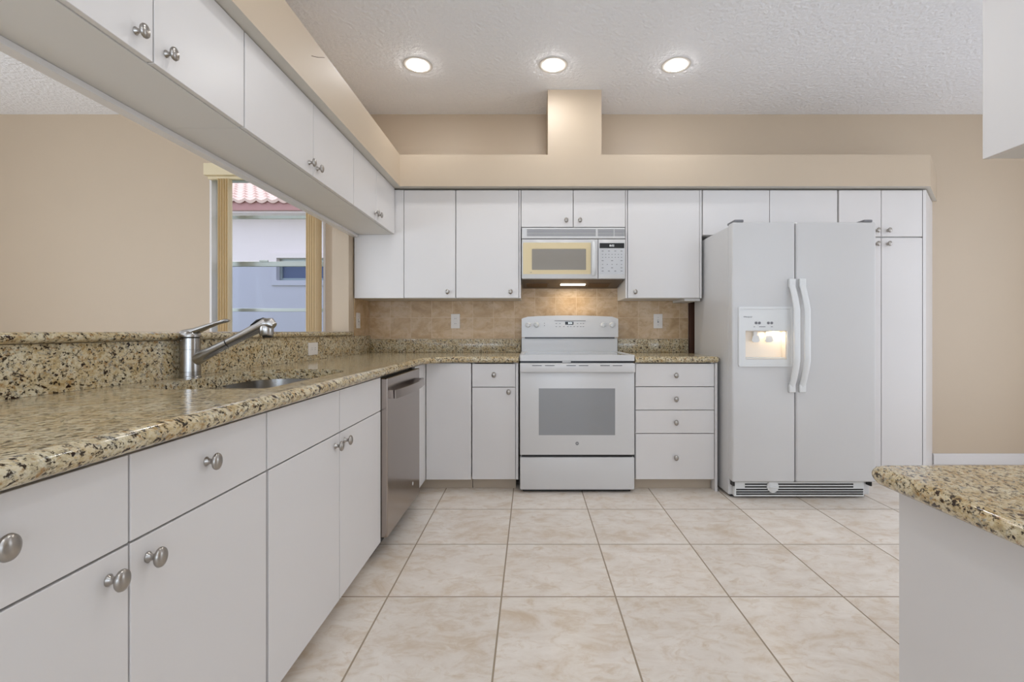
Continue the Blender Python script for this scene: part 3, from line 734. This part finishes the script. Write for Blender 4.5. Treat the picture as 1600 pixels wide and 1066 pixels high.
# dispenser
bz = prism(B(), [rrect(1.303, 1.640, .846, 1.222, .010), rrect(hx0, hx1, hz0, hz1, .004)], FY-.008, FY-.0005, 'y')
dp = obj('dispenser_bezel', bz, M['whiteplastic'], fd)
obj('bezel_rim', prism(B(), [rrect(1.303, 1.640, .846, 1.222, .010), rrect(1.316, 1.627, .858, 1.208, .008)], FY-.013, FY-.0085, 'y'), M['whiteplastic'], fd)
for a in (1.413, 1.434, 1.490, 1.511):
    obj('button', lathe(B(), [(.0085, 0), (.0085, .002), (0, .003)], (a, FY-.0082, 1.120), '-y', 18), M['grey'], dp)
text('brand_print', 'Whirlpool', (1.361, FY-.0085, 1.158), .013, M['grey'], dp)
for a, w_ in ((1.402, .004), (1.452, .020), (1.512, .006)): obj('print_line', bx(a-w_, a+w_, FY-.0090, FY-.0082, 1.094, 1.098), M['grey'], dp)
cavm = mat('cream dispenser cavity', '#f0e6d8', .35)
cv = obj('cavity_liner', prism(B(), [rect(hx0+.001, hx1-.001, hz0+.001, hz1-.001), rect(hx0+.004, hx1-.004, hz0+.004, hz1-.004)], FY+.002, FY+.052, 'y'), cavm, fd)
obj('cavity_back', bx(hx0+.002, hx1-.002, FY+.050, FY+.0535, hz0+.002, hz1-.002), cavm, fd)
for xc in (1.425, 1.510):
    b = B(); rows = []
    pts = [(xc-.018, 1.040), (xc+.018, 1.040), (xc+.026, 1.008), (xc+.014, .998), (xc-.014, .998), (xc-.026, 1.008)]
    prism(b, [pts], FY+.018, FY+.024, 'y'); box(b, xc-.012, xc+.012, FY+.024, FY+.045, 1.030, 1.066)
    obj('paddle', b, M['whiteplastic'], fd)
obj('drip_tray', bx(hx0+.006, hx1-.006, FY+.004, FY+.048, hz0+.0045, hz0+.010), M['whiteplastic'], fd)
obj('dispenser_lamp', bx(1.535, 1.575, FY+.022, FY+.040, 1.055, 1.066, bev=.002), mat('lit dispenser bulb', '#fff1d8', .5, emit=((1, .78, .5, 1), 9)), fd)
area('dispenser_light', (1.54-1.72, FY+.022-3.27, 1.062), (0, 0, 0), 0.14, .02, .30, (1, .80, .58), t)
def handle(xc, par):
    zt, zb = 1.394, .688
    pts = []; n = 18
    for k in range(n+1):
        s_ = k/n; z = zb+(zt-zb)*s_; e = min(s_, 1-s_)
        y = FY-.010-.058*min(1, (max(0, e-.05)/.22))**.75 if e > .05 else FY-.010
        pts.append((xc, y, z))
    b = tube(B(), pts, [(.0115, .0200)]*len(pts), 16)
    # flatten: axis order (ref, cross)
    h_ = obj('handle', b, M['whiteplastic'], par, auto=50)
    for z0, z1 in ((zt-.05, zt+.004), (zb-.004, zb+.05)):
        obj('handle_cap', bx(xc-.0205, xc+.0205, FY-.024, FY-.0005, z0, z1, bev=.006, seg=3), M['whiteplastic'], par, auto=40)
handle(1.636, fd); handle(1.700, rd)
# base grille
bg = obj('base_grille', bx(r0+.026, 2.120, FY+.030, FY+.060, .016, .108, bev=.002), M['whiteplastic'], t)
for k, z in enumerate((.094, .077, .060, .045, .031)):
    xa = 1.360 if k < 2 else 1.305; xb = 2.050 if k < 2 else 2.113
    obj('grille_slot', bx(xa, xb, FY+.0285, FY+.0305, z-.0044, z+.0044), M['black'], bg)
obj('filter_cap', lathe(B(), [(.037, 0), (.037, .006), (.031, .010), (0, .010)], (1.535, FY+.028, .080), '-y', 32), M['whiteplastic'], bg, auto=35)
obj('filter_grip', bx(1.510, 1.560, FY+.010, FY+.019, .077, .083, bev=.002), M['whiteplastic'], bg)
obj('hinge_cover', bx(1.285, 1.345, FY+.01, FY+.12, 1.758, 1.775, bev=.005), M['grey'], t)
obj('hinge_cover', bx(2.105, 2.160, FY+.01, FY+.12, 1.758, 1.775, bev=.005), M['grey'], t)
for xf in (r0+.04, r1-.04):
    for yf in (FY+.10, 3.55): obj('roller', bx(xf-.02, xf+.02, yf-.02, yf+.02, .0005, .0175), M['black'], t)
for xf in (r0+.012, r1-.026): obj('lower_hinge', bx(xf, xf+.012, FY+.02, FY+.060, .085, .113), M['black'], t)

# ------------------------------------------------------------------ outlets, switches
def outlet(name, label, pos, face, kind, horiz=False, cat='outlet'):
    """face: '+x' or '-y'"""
    t = thing(name, label, cat, pos)
    w_, h_ = (.0575, .036) if horiz else (.036, .0575)
    X, Y, Z = pos
    def pb(a0, a1, z0, z1, d0, d1, bev=0):
        if face == '+x': return bx(X+d0, X+d1, Y+a0, Y+a1, Z+z0, Z+z1, bev=bev)
        return bx(X+a0, X+a1, Y-d1, Y-d0, Z+z0, Z+z1, bev=bev)
    obj('cover_plate', pb(-w_, w_, -h_, h_, .0004, .005, .0018), M['plate'], t)
    for s in (-1, 1):
        a, z = (s*.02, 0) if horiz else (0, s*.02)
        if kind == 'outlet':
            r = obj('receptacle', pb(a-.014, a+.014, z-.014, z+.014, .0052, .0068, .0007), M['plate'], t)
            for q in (-.005, .005):
                if horiz: obj('slot', pb(a-.004, a+.004, z+q-.001, z+q+.001, .0069, .0073), M['dark'], r)
                else: obj('slot', pb(a+q-.001, a+q+.001, z-.004, z+.004, .0069, .0073), M['dark'], r)
        else:
            obj('screw', pb(-.002, .002, s*.030-.002, s*.030+.002, .0052, .006), M['grey'], t)
    if kind == 'switch':
        obj('toggle', pb(-.0045, .0045, -.012, .012, .0052, .007), M['grey'], t)
        obj('toggle_lever', pb(-.003, .003, -.002, .010, .0072, .016, .001), M['plate'], t)
outlet('wall_outlet', 'ivory outlet on the tiled back wall left of the stove', (-.606, 3.7118, 1.149), '-y', 'outlet')
outlet('light_switch', 'ivory toggle switch on tiled wall right of the stove', (1.015, 3.7118, 1.149), '-y', 'switch', cat='switch')
outlet('light_switch', 'ivory switch on the narrow tiled side wall in the left corner', (-1.2938, 3.46, 1.148), '+x', 'switch', cat='switch')
outlet('wall_outlet', 'sideways white outlet set in the granite riser behind the sink', (-1.2808, 2.715, .965), '+x', 'outlet', True)

# ------------------------------------------------------------------ recessed ceiling lights
def down(x, y, label, group, k=1.0, col=(.95, .97, .99)):
    t = thing('ceiling_light', label, 'ceiling light', (x, y, CZ), group)
    obj('trim_ring', lathe(B(), [(.054, -.0005), (.094, -.0005), (.094, -.0025), (.088, -.004), (.070, -.004), (.056, -.002), (.054, -.002)], (x, y, CZ), 'z', 40), M['lampring'], t, auto=50)
    obj('lamp_lens', lathe(B(), [(.0535, -.0006), (.0535, -.010), (.047, -.017), (.028, -.0205), (0, -.022)], (x, y, CZ), 'z', 32), M['lamp'], t, auto=60)
    area('lamp_light', (0, 0, -.026), (0, 0, 0), .10, .11, P_DOWN*k, col, t, 'DISK')
GL = 'recessed ceiling lights in a row over the kitchen'
down(-.741, 3.03, 'left lamp of the three lit recessed ceiling lights', GL, k=.85)
down(.144, 3.03, 'middle lamp of the three lit recessed ceiling lights', GL, k=.85)
down(.947, 3.03, 'right lamp of the three lit recessed ceiling lights', GL, k=.85, col=(.94, .98, 1.05))
for x, y in ((-.3, 1.35), (.55, 1.35), (-.3, -.6), (.55, -.6), (-2.3, 1.0), (-3.3, -1.2), (3.0, 2.0), (3.0, -.6)):  # unseen lamps added to light the room evenly
    down(x, y, 'added recessed ceiling light out of view, filling the room', 'added ceiling lights out of view', .9)
